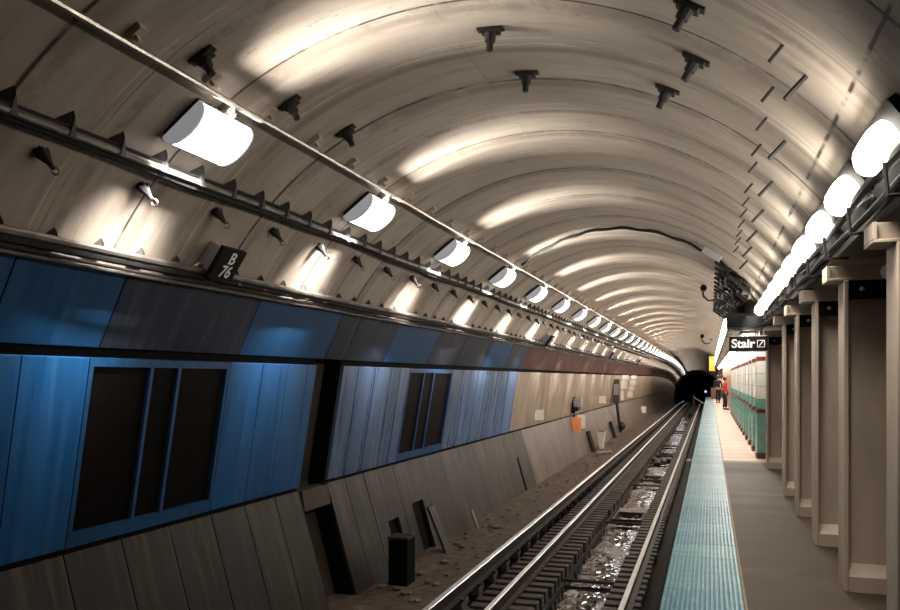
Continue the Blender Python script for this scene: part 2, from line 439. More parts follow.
# ------------------------------------------------------------------ left-hand cable runs
def run(name, label, deg, inset, tubes, brk, y0, pitch, first):
    e = empty(name, onvault(4, deg, inset)); tag(e, label, 'cable run')
    ex, ey, ez = e.location
    for (nm, dd, di, r, mat, sag, seg) in tubes:
        pts = []; y = 2.0
        while y < YEND:
            ph = (y-first)/pitch*PI
            s = sag*math.sin(y*1.03+dd)+sag*.6*math.sin(y*2.9+1)
            p = onvault(y, deg+dd, inset+di-s)
            pts.append((p[0]-ex, p[1]-ey, p[2]-ez)); y += .25 if y < 25 else (.5 if y < 60 else 1.5)
        MB().tube(pts, r, seg).build(nm, mat, e, smooth=True)
    proto = None; k = 0; y = first; far = MB()
    while y < YEND-1:
        p = onvault(y, deg+brk['d'], 0)
        if k < 100:
            if proto is None:
                proto = brk['mb']().build('bracket', M[brk.get('mat', 'black')], e); o = proto
            else:
                o = proto.copy(); COL.objects.link(o); o.parent = e
            o.location = (p[0]-ex, p[1]-ey, p[2]-ez); o.rotation_euler = (0, vrot(deg+brk['d']), 0)
        else:
            m = Matrix.Translation((p[0]-ex, p[1]-ey, p[2]-ez)) @ Matrix.Rotation(vrot(deg+brk['d']), 4, 'Y')
            t = brk['mb']().b; n0 = [m @ v.co for v in t.verts]
            vs = [far.b.verts.new(c) for c in n0]; t.verts.index_update()
            for f in t.faces: far.face([vs[v.index] for v in f.verts])
            t.free()
        k += 1; y += pitch
    if len(far.b.verts): tag(far.build('far_bracket', M['black'], e), kind='stuff')
    return e
def wedge_up():                               # gusset: the apex lies up the lining, the foot carries the cables
    m = MB(); b = m.b
    A = b.verts.new((-.075, 0, .0)); B1 = b.verts.new((.05, -.105, -.01)); B2 = b.verts.new((.05, .105, -.01)); T1 = b.verts.new((.05, -.03, .13)); T2 = b.verts.new((.05, .03, .13)); A2 = b.verts.new((-.055, 0, .04))
    for f in ((A, B2, B1), (B1, B2, T2, T1), (A, B1, T1, A2), (A, A2, T2, B2), (A2, T1, T2)): m.face(f)
    return m
run('cable_run', 'middle cable run of steel pipe and black cables on triangular brackets, left vault', -44.4, .068,
    [('steel_pipe', 0, .01, .030, M['dullsteel'], .012, 8), ('black_cable', -1.0, -.015, .034, M['cable'], .018, 8), ('thin_cable', .55, -.02, .016, M['cable'], .02, 6)],
    {'d': .9, 'mb': wedge_up}, 2, .468, 3.28)
run('cable_run', 'lowest cable run of pipes above the blue and maroon band, left vault', -59.4, .08,
    [('upper_pipe', 1.1, .02, .032, M['dullsteel'], .008, 8), ('black_cable', .1, .01, .036, M['cable'], .01, 8), ('lower_pipe', -1.5, .02, .024, M['dullsteel'], .006, 8), ('thin_cable', -.8, .05, .014, M['cable'], .02, 6)],
    {'d': .9, 'mb': wedge_up}, 2, .468, 3.69)
def smallbox():
    m = MB(); m.box(-.07, .05, -.035, .035, -.005, .045); m.box(-.012, .012, -.02, .02, .03, .09); return m
run('lamp_conduit', 'thin steel lamp conduit along the left row of wall lamps', -31.2, .08,
    [('steel_pipe', 0, 0, .022, M['steel'], .002, 8)],
    {'d': .9, 'mb': smallbox, 'mat': 'column'}, 2, .79, 4.12)

# ------------------------------------------------------------------ lamps
def dprof(w, h, n, z0, full=.5):
    return [(w/2*math.cos(t), z0+h*math.sin(t)**.8) for t in [PI*i/n for i in range(n+1)]]
def area(parent, name, loc, direction, sx, sy, power, spread, col):
    ld = bpy.data.lights.get(name) or bpy.data.lights.new(name, 'AREA')
    ld.shape = 'RECTANGLE'; ld.size = sx; ld.size_y = sy; ld.energy = power; ld.spread = math.radians(spread); ld.color = col
    o = bpy.data.objects.new(name, ld); COL.objects.link(o); o.parent = parent; o.location = loc
    z = -Vector(direction).normalized(); y = Vector((0, 1, 0)); x = y.cross(z).normalized()
    o.rotation_euler = Matrix((x, y, z)).transposed().to_euler(); return o
def make_left():
    e = empty('vault_lamp', onvault(5.30, -36.9), vrot(-36.9))
    MB().box(-.19, .19, -.30, .30, .0, .06).build('back_box', M['black'], e)
    pr = dprof(.40, .11, 14, .075)
    for s in (-1, 1):
        c = MB(); c.loft([(.2, .055), (-.2, .055)]+dprof(.41, .118, 14, .075)[::-1], sorted((s*.315, s*.335))); c.build('end_cap', M['cap'], e, smooth=True)
    c = MB(); c.box(-.205, .205, -.315, .315, .055, .078); c.build('rim', M['lampgrey'], e)
    l = MB(); l.loft(pr, [-.315, .315], cap=False); l.build('lens', M['lens_left'], e, smooth=True)
    c = MB(); c.box(-.275, -.205, -.06, .03, -.005, .085); c.tube([(-.33, -.08, .085), (-.27, -.02, .11), (-.21, .03, .085)], .022, 6)
    c.build('conduit_clip', M['steel'], e)
    area(e, 'crown_beam', (-.225, 0, .13), (-1, 0, .11), .07, .60, P_CROWN, SPREAD, (1, .95, .90))
    area(e, 'wall_beam', (.21, 0, .165), (1, 0, .06), .07, .60, P_WALL, SPREAD, (1, .95, .92))
    return e
P_CROWN, P_WALL, SPREAD = 15, 15, 50
lamp = make_left(); tr = tree_of(lamp)
k = 0; y = 5.30
while y < YEND-1.5:
    o = lamp if k == 0 else copy_tree(lamp, tr)
    o.location = onvault(y, -36.9); k += 1; y += 3.06
    tag(o, f'{nth(k)} glowing white wall lamp in the left vault row, counted from nearest', 'lamp', 'left row of vault lamps')
RA = 53.6
def make_right():
    e = empty('vault_lamp', onvault(4.85, RA), vrot(RA))
    b = MB(); b.box(-.15, .12, -.50, .50, .0, .05); b.build('back_box', M['black'], e)
    l = MB(); n = 10
    secs = [(-.33, .30), (-.30, .60), (-.25, .82), (-.15, .98), (0, 1), (.15, .98), (.25, .82), (.30, .60), (.33, .30)]
    rings = [[l.b.verts.new((x*s, yy, .05+(z-.05)*s)) for x, z in dprof(.215, .13, n, .05)] for yy, s in secs]
    for A, B in zip(rings, rings[1:]):
        for i in range(n): l.face([A[i], A[i+1], B[i+1], B[i]])
    l.face(rings[0][::-1]); l.face(rings[-1])
    l.build('lens', M['lens_right'], e, smooth=True)
    c = MB(); c.box(-.19, -.135, -.40, .40, .03, .13); c.build('side_box', M['lampgrey'], e)
    area(e, 'vault_wash', (.13, 0, .19), (1, 0, .35), .10, .55, 7.5, 165, (1, .93, .85))
    area(e, 'platform_beam', (.0, 0, .235), (-.75, 0, .66), .20, .55, 10, 110, (1, .93, .84))
    return e
rl = make_right(); tr = tree_of(rl); y = 4.78; k = 0
while y < 15.3:
    o = rl if k == 0 else copy_tree(rl, tr)
    o.location = onvault(y, RA); k += 1; y += 1.15
    tag(o, f'{nth(k)} rounded white lamp in the right vault row above the columns, from nearest', 'lamp', 'right row of rounded lamps')
# conduits hung under the right row
e = empty('pipe_bundle', (.93, 2, 1.08)); tag(e, 'dark bundle of pipes below the right lamp row along the soffit edge', 'pipe run')
for i, (dx, dz_, r, m) in enumerate([(0, .13, .035, 'cable'), (-.03, .05, .03, 'black'), (.02, -.02, .035, 'cable'), (-.02, -.075, .022, 'black'), (.07, .06, .03, 'black'), (.05, -.1, .03, 'black')]):
    pts = [(dx+.012*math.sin(y*1.7+i*2), y-2, dz_+.014*math.sin(y*1.3+i)) for y in [1+.4*j for j in range(39)]]
    MB().tube(pts, r, 8).build('pipe', M[m], e, smooth=True)
y = 2.3
while y < 16:
    MB().tube([(-.075, y-2, .03), (-.075, y-2, .0), (-.06, y-2, -.14), (.10, y-2, -.14)], .013, 6).build('hanger_strap', M['black'], e); y += 1.15

# ------------------------------------------------------------------ hangers, hooks, rods on the vault
def make_hanger():
    e = empty('iron_hanger')
    m = MB(); m.box(-.10, .10, -.035, .035, -.005, .018); m.box(-.07, .07, -.045, .045, .018, .04); m.build('base_plate', M['black'], e)
    m = MB(); m.tube([(0, 0, .03), (0, 0, .10)], [.045, .040], 10); m.tube([(0, 0, .10), (0, 0, .165)], .026, 10); m.build('stem', M['black'], e)
    return e
hp = make_hanger(); tr = tree_of(hp)
hl = [(4.68, -28.3, 'near the conduit, nearest above the first left lamp'), (5.77, -27.2, 'beside the conduit just past the first left lamp'), (6.68, -25.9, 'beside the conduit before the second left lamp'),
      (5.75, 3.3, 'on the crown of the vault, the nearer of two'), (6.65, 4.6, 'on the crown of the vault, the farther of two'),
      (4.85, 29.6, 'right of the crown at the top edge'), (5.65, 30.1, 'right of the crown, middle of three'), (6.52, 25.6, 'right of the crown, farthest of three')]
for i, (y, d, t) in enumerate(hl):
    o = hp if i == 0 else copy_tree(hp, tr); o.location = onvault(y, d); o.rotation_euler = (0, vrot(d), 0)
    tag(o, 'black stepped hanger '+t, 'hanger', 'black vault hangers')
def make_hook():
    e = empty('eye_hook')
    m = MB(); m.tube([(0, 0, -.005), (0, 0, .03), (.02, .02, .10), (.035, .03, .15)], [.06, .055, .022, .014], 8); st = m.build('stem', M['black'], e, smooth=True)
    m = MB(); m.tube([(.035+.025*math.cos(t), .03+.012*math.sin(t), .165+.028*math.sin(t)) for t in [2*PI*i/8 for i in range(9)]], .007, 5); m.build('eye_ring', M['steel'], st)
    return e
hk = make_hook(); tr = tree_of(hk); y = 4.18; k = 0
while y < 60:
    o = hk if k == 0 else copy_tree(hk, tr); o.location = onvault(y, -48.3); o.rotation_euler = (0, vrot(-48.3), 0); k += 1; y += .985
    tag(o, f'{nth(k)} small black eye hook below the middle cable run, counted from nearest', 'hook', 'black eye hooks on the left vault')
rod = MB().tube([(0, 0, -.01), (0, 0, .11)], .011, 6).build('iron_rod', M['black']); proto = rod; k = 0
for d, ylist, r in ((40.0, [4.76, 5.43, 6.05, 6.72, 7.27, 8.05, 8.66, 9.26, 9.88, 10.54, 11.1, 11.8], 1.0), (43.2, [4.94, 6.24, 7.49, 8.72, 9.94, 11.14, 12.4], 1.5)):
    for i, y in enumerate(ylist):
        o = proto if k == 0 else proto.copy()
        if k: COL.objects.link(o)
        o.location = onvault(y, d); o.rotation_euler = (0, vrot(d), 0); o.scale = (r, r, r); k += 1
        tag(o, f'{nth(i+1)} {"thin short" if r == 1 else "thicker"} black rod in its row on the right vault, from nearest', 'rod', 'black rods on the right vault')
# conduit arching over the vault with its junction box
e = empty('arch_conduit', onvault(14.3, 0)); tag(e, 'black conduit arching across the vault with a small junction box', 'conduit')
ex, ey, ez = e.location
pts = []
for i in range(61):
    t = i/60; d = -30+82*t; y = 14.75-.9*math.sin(t*PI)**1.2+(.0 if t < .8 else (t-.8)*4)
    p = onvault(y, d, .03+.012*math.sin(i*.9)); pts.append((p[0]-ex, p[1]-ey, p[2]-ez))
MB().tube(pts, .024, 6).build('pipe', M['cable'], e, smooth=True)
MB().tube([(x, yy+.035+.02*math.sin(i), z-.01) for i, (x, yy, z) in enumerate(pts[6:44])], .014, 6).build('loose_cable', M['cable'], e, smooth=True)
j = MB(); j.box(-.16, .16, -.07, .07, 0, .11); o = j.build('junction_box', M['lampgrey'], e); p = onvault(13.8, 33); o.location = (p[0]-ex, p[1]-ey, p[2]-ez); o.rotation_euler = (0, vrot(33), 0)
MB().box(0, .001, 0, .001, 0, .001).b.free()
# dark racks of cable on the right of the vault
def rack(y0, y1, degs, lab):
    e = empty('cable_rack', onvault(y0, degs[0], .06)); tag(e, lab, 'cable rack'); ex, ey, ez = e.location
    for i, d in enumerate(degs):
        st = y0+random.random()*1.6
        for q in range(2):
            pts = []; y = st
            while y < y1:
                p = onvault(y, d+q*.9+.5*math.sin(y*1.9+i+q), .07+.03*math.sin(y*2.3+i*1.7+q*2)+.03*q); pts.append((p[0]-ex, p[1]-ey, p[2]-ez)); y += .22
            MB().tube(pts, .030, 6).build('cable', M['cable'], e, smooth=True)
    y = y0+.3
    while y < y1:
        pts = [onvault(y, degs[0]-1.5+(degs[-1]-degs[0]+3)*i/8, .13) for i in range(9)]
        MB().tube([(p[0]-ex, p[1]-ey, p[2]-ez) for p in pts], .022, 5).build('rung', M['black'], e); y += .7
rack(13.5, 24, [36.5, 38.5], 'narrow dark cable rack on the right vault, left of the wider one')
rack(14.0, 24, [41.5, 43.5, 45.5, 47.0], 'wide tangle of dark cables on the right vault above the Stair sign')
# camera on a curved arm
def cam(y, d, sc, lab):
    e = empty('security_camera', onvault(y, d), vrot(d)); e.scale = (sc,)*3; tag(e, lab, 'camera')
    MB().box(-.05, .05, -.05, .05, 0, .02).build('mount_plate', M['black'], e)
    MB().tube([(0, 0, .01), (-.02, 0, .14), (.08, 0, .22), (.20, 0, .20), (.28, 0, .10)], .017, 8).build('arm', M['black'], e, smooth=True)
    MB().tube([(.28, -.09, .08), (.28, .11, .08)], .062, 12).build('housing', M['black'], e, smooth=True)
    MB().tube([(.28, -.11, .08), (.28, -.09, .08)], .042, 12).build('lens', M['pane'], e, smooth=True)
cam(19.6, 36.0, 1.25, 'black camera on a curved arm under the right side of the vault')
cam(44, 33.5, 1.7, 'small far camera on a curved arm above the yellow board')

# ------------------------------------------------------------------ signs B 76
def text_mesh(body, size, name, mat, parent, loc, rot, extrude=.002, align='CENTER', bold=0.0, space=1.0):
    cu = bpy.data.curves.new(name, 'FONT'); cu.body = body; cu.size = size; cu.extrude = extrude; cu.align_x = align; cu.align_y = 'CENTER'; cu.offset = bold; cu.space_line = space
    t = bpy.data.objects.new(name, cu); COL.objects.link(t)
    dg = bpy.context.evaluated_depsgraph_get(); me = bpy.data.meshes.new_from_object(t.evaluated_get(dg))
    bpy.data.objects.remove(t); me.name = name; me.materials.clear(); me.materials.append(mat)
    o = bpy.data.objects.new(name, me); COL.objects.link(o); o.parent = parent; o.location = loc; o.rotation_euler = rot
    return o
def number_sign(y, lab, lines):
    d = -55.6; e = empty('number_sign', onvault(y, d), vrot(d)); tag(e, lab, 'sign', 'number signs on the left vault')
    MB().box(-.13, .13, -.15, .15, -.005, .15).build('case', M['lampgrey'], e, bevel=.01)
    bd = MB().box(-.165, .165, -.195, .18, .15, .20).build('board', M['sign'], e, bevel=.006)
    for i, t in enumerate(lines):                      # the face looks across the track, its text runs along the line
        text_mesh(t, .17, 'number', M['ink'], bd, ((-.065 if i == 0 else .075), .01, .2015), (0, 0, PI/2), bold=.003)
    m = MB(); m.tube([(.10, -.16, .05), (.10, -.24, .07), (.16, -.30, .07), (.24, -.30, .04)], .018, 6); m.build('feed_pipe', M['steel'], e)
number_sign(6.5, 'black number sign reading B 76 above the dark blue band', ['B', '76'])
number_sign(22.5, 'second small black number sign above the start of the maroon band', ['B', '75'])
number_sign(37.5, 'third small black number sign above the maroon band', [])
number_sign(52.5, 'fourth tiny black number sign far along the maroon band', [])

# ------------------------------------------------------------------ track
def rail_prof(x, top, w=.072):
    return [(x-w/2, top), (x+w/2, top), (x+w/2, top-.035), (x+.01, top-.05), (x+.01, top-.145), (x+.07, top-.16), (x+.07, top-.18), (x-.07, top-.18), (x-.07, top-.16), (x-.01, top-.145), (x-.01, top-.05), (x-w/2, top-.035)]
def rail(x, top, lab, w=.072, name='running_rail'):
    e = empty(name, (x, 2, top-.18)); tag(e, lab, 'rail')
    a = MB(); a.loft([(q-x, z-top+.18) for q, z in rail_prof(x, top-.006, w)], [y-2 for y in spans(1, YEND)], False)
    for v in a.b.verts: v.co.z += dip(v.co.y+2)
    a.build('rail_body', M['railside'], e)
    a = MB(); a.loft([(-w/2+.004, .174), (-w/2+.010, .18), (w/2-.010, .18), (w/2-.004, .174)], [y-2 for y in spans(1, YEND)], False)
    for v in a.b.verts: v.co.z += dip(v.co.y+2)
    tag(a.build('rail_head', M['rail'], e), 'bright worn top of the rail')
    return e
rail(-.957, -2.60, 'bright running rail nearest the platform edge'); rail(-2.392, -2.60, 'middle running rail between puddle channel and third rail')
tr_ = rail(-2.93, -2.50, 'leftmost rail, the raised third rail on dark insulators', .085, 'third_rail')
pr = None; y = 4.0; k = 0
while k < 95:
    if pr is None:
        m = MB(); m.tube([(0, 0, -.28), (0, 0, -.2), (0, 0, -.12), (0, 0, 0)], [.09, .06, .08, .06], 8); m.box(-.10, .10, -.05, .05, -.02, .02)
        pr = m.build('insulator', M['black'], tr_); o = pr
    else:
        o = pr.copy(); COL.objects.link(o); o.parent = tr_
    o.location = (0, y-2, 0); y += .75 if y < 40 else 1.1; k += 1
# half ties on both sides of the channel
def tie_mesh(w): return MB().box(-w/2, w/2, -.085, .085, 0, .165)
lt = tie_mesh(.78).build('track_tie', M['tie'], bevel=.008); rt = tie_mesh(.44).build('track_tie', M['tie'], bevel=.008)
y = 5.0; k = 0
farL = MB()
while y < 95:
    for proto, x, w, side in ((lt, -2.415, .78, 'left'), (rt, -1.03, .44, 'right')):
        jx = random.uniform(-.015, .015)
        if k < 148:
            o = proto if k == 0 else proto.copy()
            if k: COL.objects.link(o)
            o.location = (x+jx, y, -2.95); o.rotation_euler = (0, 0, random.uniform(-.02, .02))
            tag(o, f'{nth(k+1)} short dark wooden tie {side} of the wet channel, from nearest', 'tie', f'ties {side} of the channel')
        else:
            farL.box(x-w/2+jx, x+w/2+jx, y-.085, y+.085, -2.95+dip(y), -2.785+dip(y))
    y += .30; k += 1
tag(farL.build('track_tie', M['tie']), 'farthest wooden track ties close together down the line', 'tie', kind='stuff')
# water in the channel
m = MB(); m.box(-1.985, -1.285, 3, 70, -3.018, -2.985); tag(m.build('water', M['wet']), 'wet film with bright reflections lying in the channel between the rails', 'water', kind='stuff')
for i, (y, lab) in enumerate([(11.6, 'dark cross pipe over the near puddle'), (16.5, 'dark cross pipe second over the channel'), (22.5, 'dark cross pipe third over the channel'), (28.5, 'dark cross pipe fourth over the channel'), (36, 'dark cross pipe fifth over the channel'), (46, 'dark cross pipe farthest over the channel')]):
    o = MB().tube([(-.40, 0, 0), (.40, 0, 0)], .028, 8).build('cross_pipe', M['black']); o.location = (-1.635, y, -2.93); tag(o, lab, 'pipe', 'cross pipes in the channel')
for i, (y, lab) in enumerate([(17.4, 'nearest black square frame lying in the channel'), (24.3, 'black square frame lying mid way along the channel'), (32.0, 'farthest black square frame lying in the channel')]):
    m = MB(); m.box(-.32, .32, -.5, -.43, 0, .06); m.box(-.32, .32, .43, .5, 0, .06); m.box(-.32, -.26, -.43, .43, 0, .06); m.box(.26, .32, -.43, .43, 0, .06)
    o = m.build('floor_grate', M['black']); o.location = (-1.635, y, -2.985); tag(o, lab, 'grate', 'floor grates')
m = MB()
for i in range(14): m.sphere((random.uniform(-.3, .3), random.uniform(-.7, .7), .05), random.uniform(.08, .16), (1, 1.6, .5), 8)
o = m.build('debris_heap', M['black']); o.location = (-1.62, 29.5, -2.985); tag(o, 'black heap of debris lying in the channel', 'debris', kind='stuff')
o = MB().sphere((0, 0, .07), .09, (1, 1.3, .8)).build('paper_cup', M['white']); o.location = (-.66, 27.5, -2.785); tag(o, 'crumpled white paper beside the right rail below the platform', 'litter')
# rubble on the bench
rub = MB()
for i in range(260):
    y = 9+60*random.random()**1.6; x = random.uniform(-4.6, -3.25); r = random.uniform(.015, .055)
    rub.sphere((x, y, -3.03+max(0, (x+4.2)*.06)), r, (random.uniform(.7, 1.8), random.uniform(.7, 1.8), .6), 6)
tag(rub.build('rubble', M['stone']), 'small stones and grit scattered on the brown bench left of the rails', 'rubble', kind='stuff')
rub = MB()
for i in range(220):
    y = 5+40*random.random()**1.5; rub.sphere((random.uniform(-.6, -.15), y, -2.94), random.uniform(.02, .05), (1.2, 1.2, .7), 6)
tag(rub.build('rubble', M['bed']), 'dark ballast stones under the platform edge', 'rubble', kind='stuff')
# post and plank by the lower openings
e = empty('bench_post', (-4.38, 11.15, -3.06)); tag(e, 'dark square post standing on the bench before the square opening', 'post')
MB().box(-.15, .15, -.17, .17, 0, .68).build('body', M['backing'], e, bevel=.01)
tag(MB().box(-.165, .165, -.185, .185, .68, .715).build('cap', M['grey'], e, bevel=.006), 'paler flat top')
o = MB().loft([(-.02, 0), (.03, 0), (-.30, .78), (-.35, .78)], [-.14, .14]).build('leaning_board', M['grey']); o.location = (-4.42, 13.45, -3.055); tag(o, 'grey board leaning against the tall doorway opening', 'board')
o = MB().loft([(-.02, 0), (.02, 0), (-.12, .36), (-.15, .36)], [-.06, .06]).build('leaning_stake', M['stone']); o.location = (-4.5, 15.7, -3.055); tag(o, 'short pale stake leaning at the foot of the lower wall', 'stake')
# small things on the far left wall
def wallpt(t, low=False):
    A, B = (TOPL, P3) if low else (TOPB, P2)
    return A[0]+(B[0]-A[0])*t, A[1]+(B[1]-A[1])*t
def placard(y, t, w, h, mat, lab, name='placard', low=False, cat='sign'):
    x, z = wallpt(t, low); A, B = (TOPL, P3) if low else (TOPB, P2)
    o = MB().box(-.03, w, -.012, .012, -h/2, h/2).build(name, mat, bevel=.004)
    o.location = (x+.02, y, z+dip(y)); o.rotation_euler = (0, 0, random.uniform(.45, .65)); tag(o, lab, cat); return o
placard(24.3, .80, .28, .32, M['white'], 'white placard on the beige wall, nearest past the blue panels')
placard(39.3, .74, .33, .34, M['white'], 'white placard on the beige wall before the tall equipment cabinet')
for i, (y, t, h) in enumerate([(48.6, .08, .30), (48.4, .34, .46), (47.6, .72, .55), (54.2, .06, .2), (54.0, .28, .36), (53.6, .50, .30), (53.2, .74, .40)]):
    placard(y, t, .36, h, M['white'], f'{nth(i+1)} of the white paper sheets posted beyond the equipment cabinet', 'posted_sheet', cat='paper')
placard(31.0, .20, .36, .56, M['orange'], 'bright orange board on the lower wall', low=True)
placard(32.4, .17, .34, .56, M['white'], 'white board beside the orange one on the lower wall', low=True)
placard(62, .55, .36, .5, M['white'], 'pale sheet on the far lower wall', 'posted_sheet', low=True, cat='paper')
x, z = wallpt(.74)
e = empty('call_box', (x, 31.4, z)); tag(e, 'grey call box with a dark handset on the beige wall', 'box')
MB().box(0, .05, -.30, .30, -.32, .32).build('back_plate', M['backing'], e); MB().box(.05, .36, -.18, .18, -.08, .27).build('case', M['lampgrey'], e, bevel=.02)
MB().tube([(.18, -.25, -.16), (.18, .25, -.16)], .09, 8).build('handset', M['black'], e, smooth=True); MB().tube([(.1, 0, -.2), (.04, 0, -.45), (.02, .05, -.65)], .03, 6).build('cord', M['black'], e)
x, z = wallpt(.45)
e = empty('equipment_cabinet', (x, 44.6, z-.1)); tag(e, 'tall dark green equipment cabinet on the beige wall', 'cabinet')
MB().box(0, .36, -.30, .30, -.70, .62).build('case', plain('cabinet_green', (.10, .10, .07), .5), e, bevel=.02); MB().box(.06, .32, -.33, -.30, -.25, .35).build('door', M['lampgrey'], e); MB().tube([(.2, 0, -.75), (.3, .1, -1.7), (.4, .2, -2.3)], .08, 8).build('cable', M['black'], e, smooth=True)
MB().sphere((.45, .2, -1.95), .30, (.7, 1, .8)).build('coil', M['black'], e)
x, z = wallpt(.62, True)
e = empty('white_bin', (x+.35, 35.3, -3.06)); tag(e, 'white tapered bin standing at the foot of the lower wall', 'bin')
b = MB(); b.loft([(-.02, 0), (.12, 0), (.20, .75), (-.14, .75)], [-.16, .16]); b.build('body', M['white'], e); MB().box(-.11, .17, -.13, .13, .74, .76).build('inside', M['backing'], e)
for i, (y, lab) in enumerate([(33.6, 'black drain slot pipe below the orange board'), (41.5, 'black slanted pipe before the equipment cabinet')]):
    xa, za = wallpt(.45, True); xb, zb = wallpt(.98, True)
    o = MB().tube([(0, 0, 0), (xb-xa, 0, zb-za)], .10, 8).build('drain_pipe', M['black']); o.location = (xa+.13, y, za); tag(o, lab, 'pipe')
o = MB().tube([(0, 0, 0), (.5, .6, .02)], .06, 8).build('loose_pipe', M['stone']); o.location = (-4.3, 32, -2.97); tag(o, 'pale loose pipe lying on the bench beyond the orange board', 'pipe')

# ------------------------------------------------------------------ platform edge
def tact():
    m = MB(); pitch = .587/17; pr = [(0, 0), (.587, 0)]
    top = []
    for i in range(17):
        x = .587-(i+.5)*pitch; q = pitch*.5
        top += [(x+q*.95, .008), (x+q*.5, .016), (x-q*.5, .016), (x-q*.95, .008)]
    m.loft(pr+top, [-.302, .302]); return m
tp = tact().build('tactile_tile', M['tactile']); y = 3.2; k = 0
while y < 74.4:
    o = tp if k == 0 else tp.copy()
    if k: COL.objects.link(o)
    o.location = (-.347, y, -1.67); k += 1; y += .61
    tag(o, f'{nth(k)} ribbed teal tactile tile along the platform edge, from nearest', 'tile', 'teal tactile tiles')
o = MB().box(0, .018, 0, 71.5, 0, .004).build('edge_line', M['edge_yellow']); o.location = (.243, 3, -1.67); tag(o, 'thin worn yellow line along the inner side of the teal strip', 'line')
# steel columns
def column_parts(e):
    top = 2.44
    def fl(x0, x1, nm): MB().box(x0, x1, -.15, .15, 0, top).build(nm, M['column'], e, bevel=.006)
    fl(0, .035, 'flange'); fl(.47, .505, 'flange')
    MB().box(.035, .47, -.02, .02, 0, top).build('web', M['column'], e)
    b = MB(); b.loft([(.035, 0), (.47, 0), (.47, .12), (.035, .12)], [-.15, -.02]); 
    for v in b.b.verts:
        if v.co.z > .1 and v.co.y > -.03: v.co.z = .20
    b.build('base_fill', M['column'], e)
    hd = MB().box(.035, .47, -.13, -.02, top-.14, top).build('shaded_head_plate', M['backing'], e)  # near-black colour stands for the shadow gap under the beam
    for x in (.13, .36): MB().sphere((x, -.137, top-.07), .018, (1, .6, 1), 8).build('rivet', M['column'], hd)
cols = [5.19, 7.07, 8.88, 10.66, 12.45, 16.05]
ce = empty('steel_column', (1.0, cols[0], -1.67)); column_parts(ce); tr = tree_of(ce)
be = None
for k, y in enumerate(cols):
    o = ce if k == 0 else copy_tree(ce, tr); o.location = (1.0, y, -1.67)
    tag(o, ['beige steel column at the right edge of the photo, nearest', 'second beige steel column from the right edge', 'third beige steel column from the right edge', 'fourth beige steel column from the right edge', 'fifth beige steel column from the right edge', 'last beige steel column, directly before the tiled piers'][k], 'column', 'beige steel columns')
    if be is None:
        be = empty('cross_beam'); MB().loft([(0, -.03), (2.2, -.03), (2.2, .07), (0, .07)], [-.10, .13]).build('beam_web', M['column'], be, bevel=.004)
        MB().box(-.02, 2.2, -.13, .15, -.05, -.03).build('lower_flange', M['column'], be, bevel=.004); MB().box(-.02, .0, -.13, .15, -.03, .07).build('end_plate', M['column'], be)
        trb = tree_of(be); o2 = be
    else: o2 = copy_tree(be, trb)
    o2.location = (.90, y, .77+.05); tag(o2, f'beige cross beam on the {("nearest", "second", "third", "fourth", "fifth", "last")[k]} steel column from the right edge', 'beam', 'beams over the columns')
def globe(y, x, z, lit, lab):
    e = empty('globe_lamp', (x, y, z)); tag(e, lab, 'lamp')
    MB().sphere((0, 0, 0), .055, (1, 1, 1), 14).build('globe', M['globe_glow'] if lit else M['white'], e, smooth=True); MB().tube([(.05, 0, 0), (.14, 0, .0)], .03, 8).build('socket', M['steel'], e)
globe(6.7, 1.27, .80, False, 'unlit pale globe lamp beside the nearest column head'); globe(12.9, .93+.22, .63, True, 'small glowing globe lamp beside the fifth column head')
# tiled piers
def make_pier():
    e = empty('tiled_pier', (.93, 17.8, -1.67)); X0, X1, Y0, Y1 = 0, .46, 0, .55
    def blk(z0, z1, m, nm, o=0.0, tile=.30):
        b = MB(); b.box(X0+.006, X1-.006, Y0+.006, Y1-.006, z0, z1); b.build(nm+'_core', M['grout'], e)
        b = MB(); n = max(1, round((z1-z0)/tile)); h = (z1-z0)/n
        for i in range(n): b.box(X0-o, X1+o, Y0-o, Y1+o, z0+i*h+.004, z0+(i+1)*h-.004)
        b.build(nm, m, e)
    blk(0, .13, M['tile_base'], 'base_course', .012); blk(.13, .96, M['tile_teal'], 'teal_tiles'); blk(.96, 1.03, M['tile_red'], 'lower_red_band', .008)
    blk(1.03, 1.24, M['tile_teal'], 'upper_teal_tiles'); blk(1.24, 2.04, M['tile_white'], 'white_tiles'); blk(2.04, 2.12, M['tile_red'], 'upper_red_band', .008); blk(2.12, 2.62, M['tile_white'], 'top_white_tiles')
    return e
pe = make_pier(); tr = tree_of(pe)
for k in range(13):
    o = pe if k == 0 else copy_tree(pe, tr); o.location = (.93, 17.8+1.78*k, -1.67)
    tag(o, f'{nth(k+1)} white and teal tiled pier with red bands, counted from the Stair sign', 'pier', 'tiled platform piers')
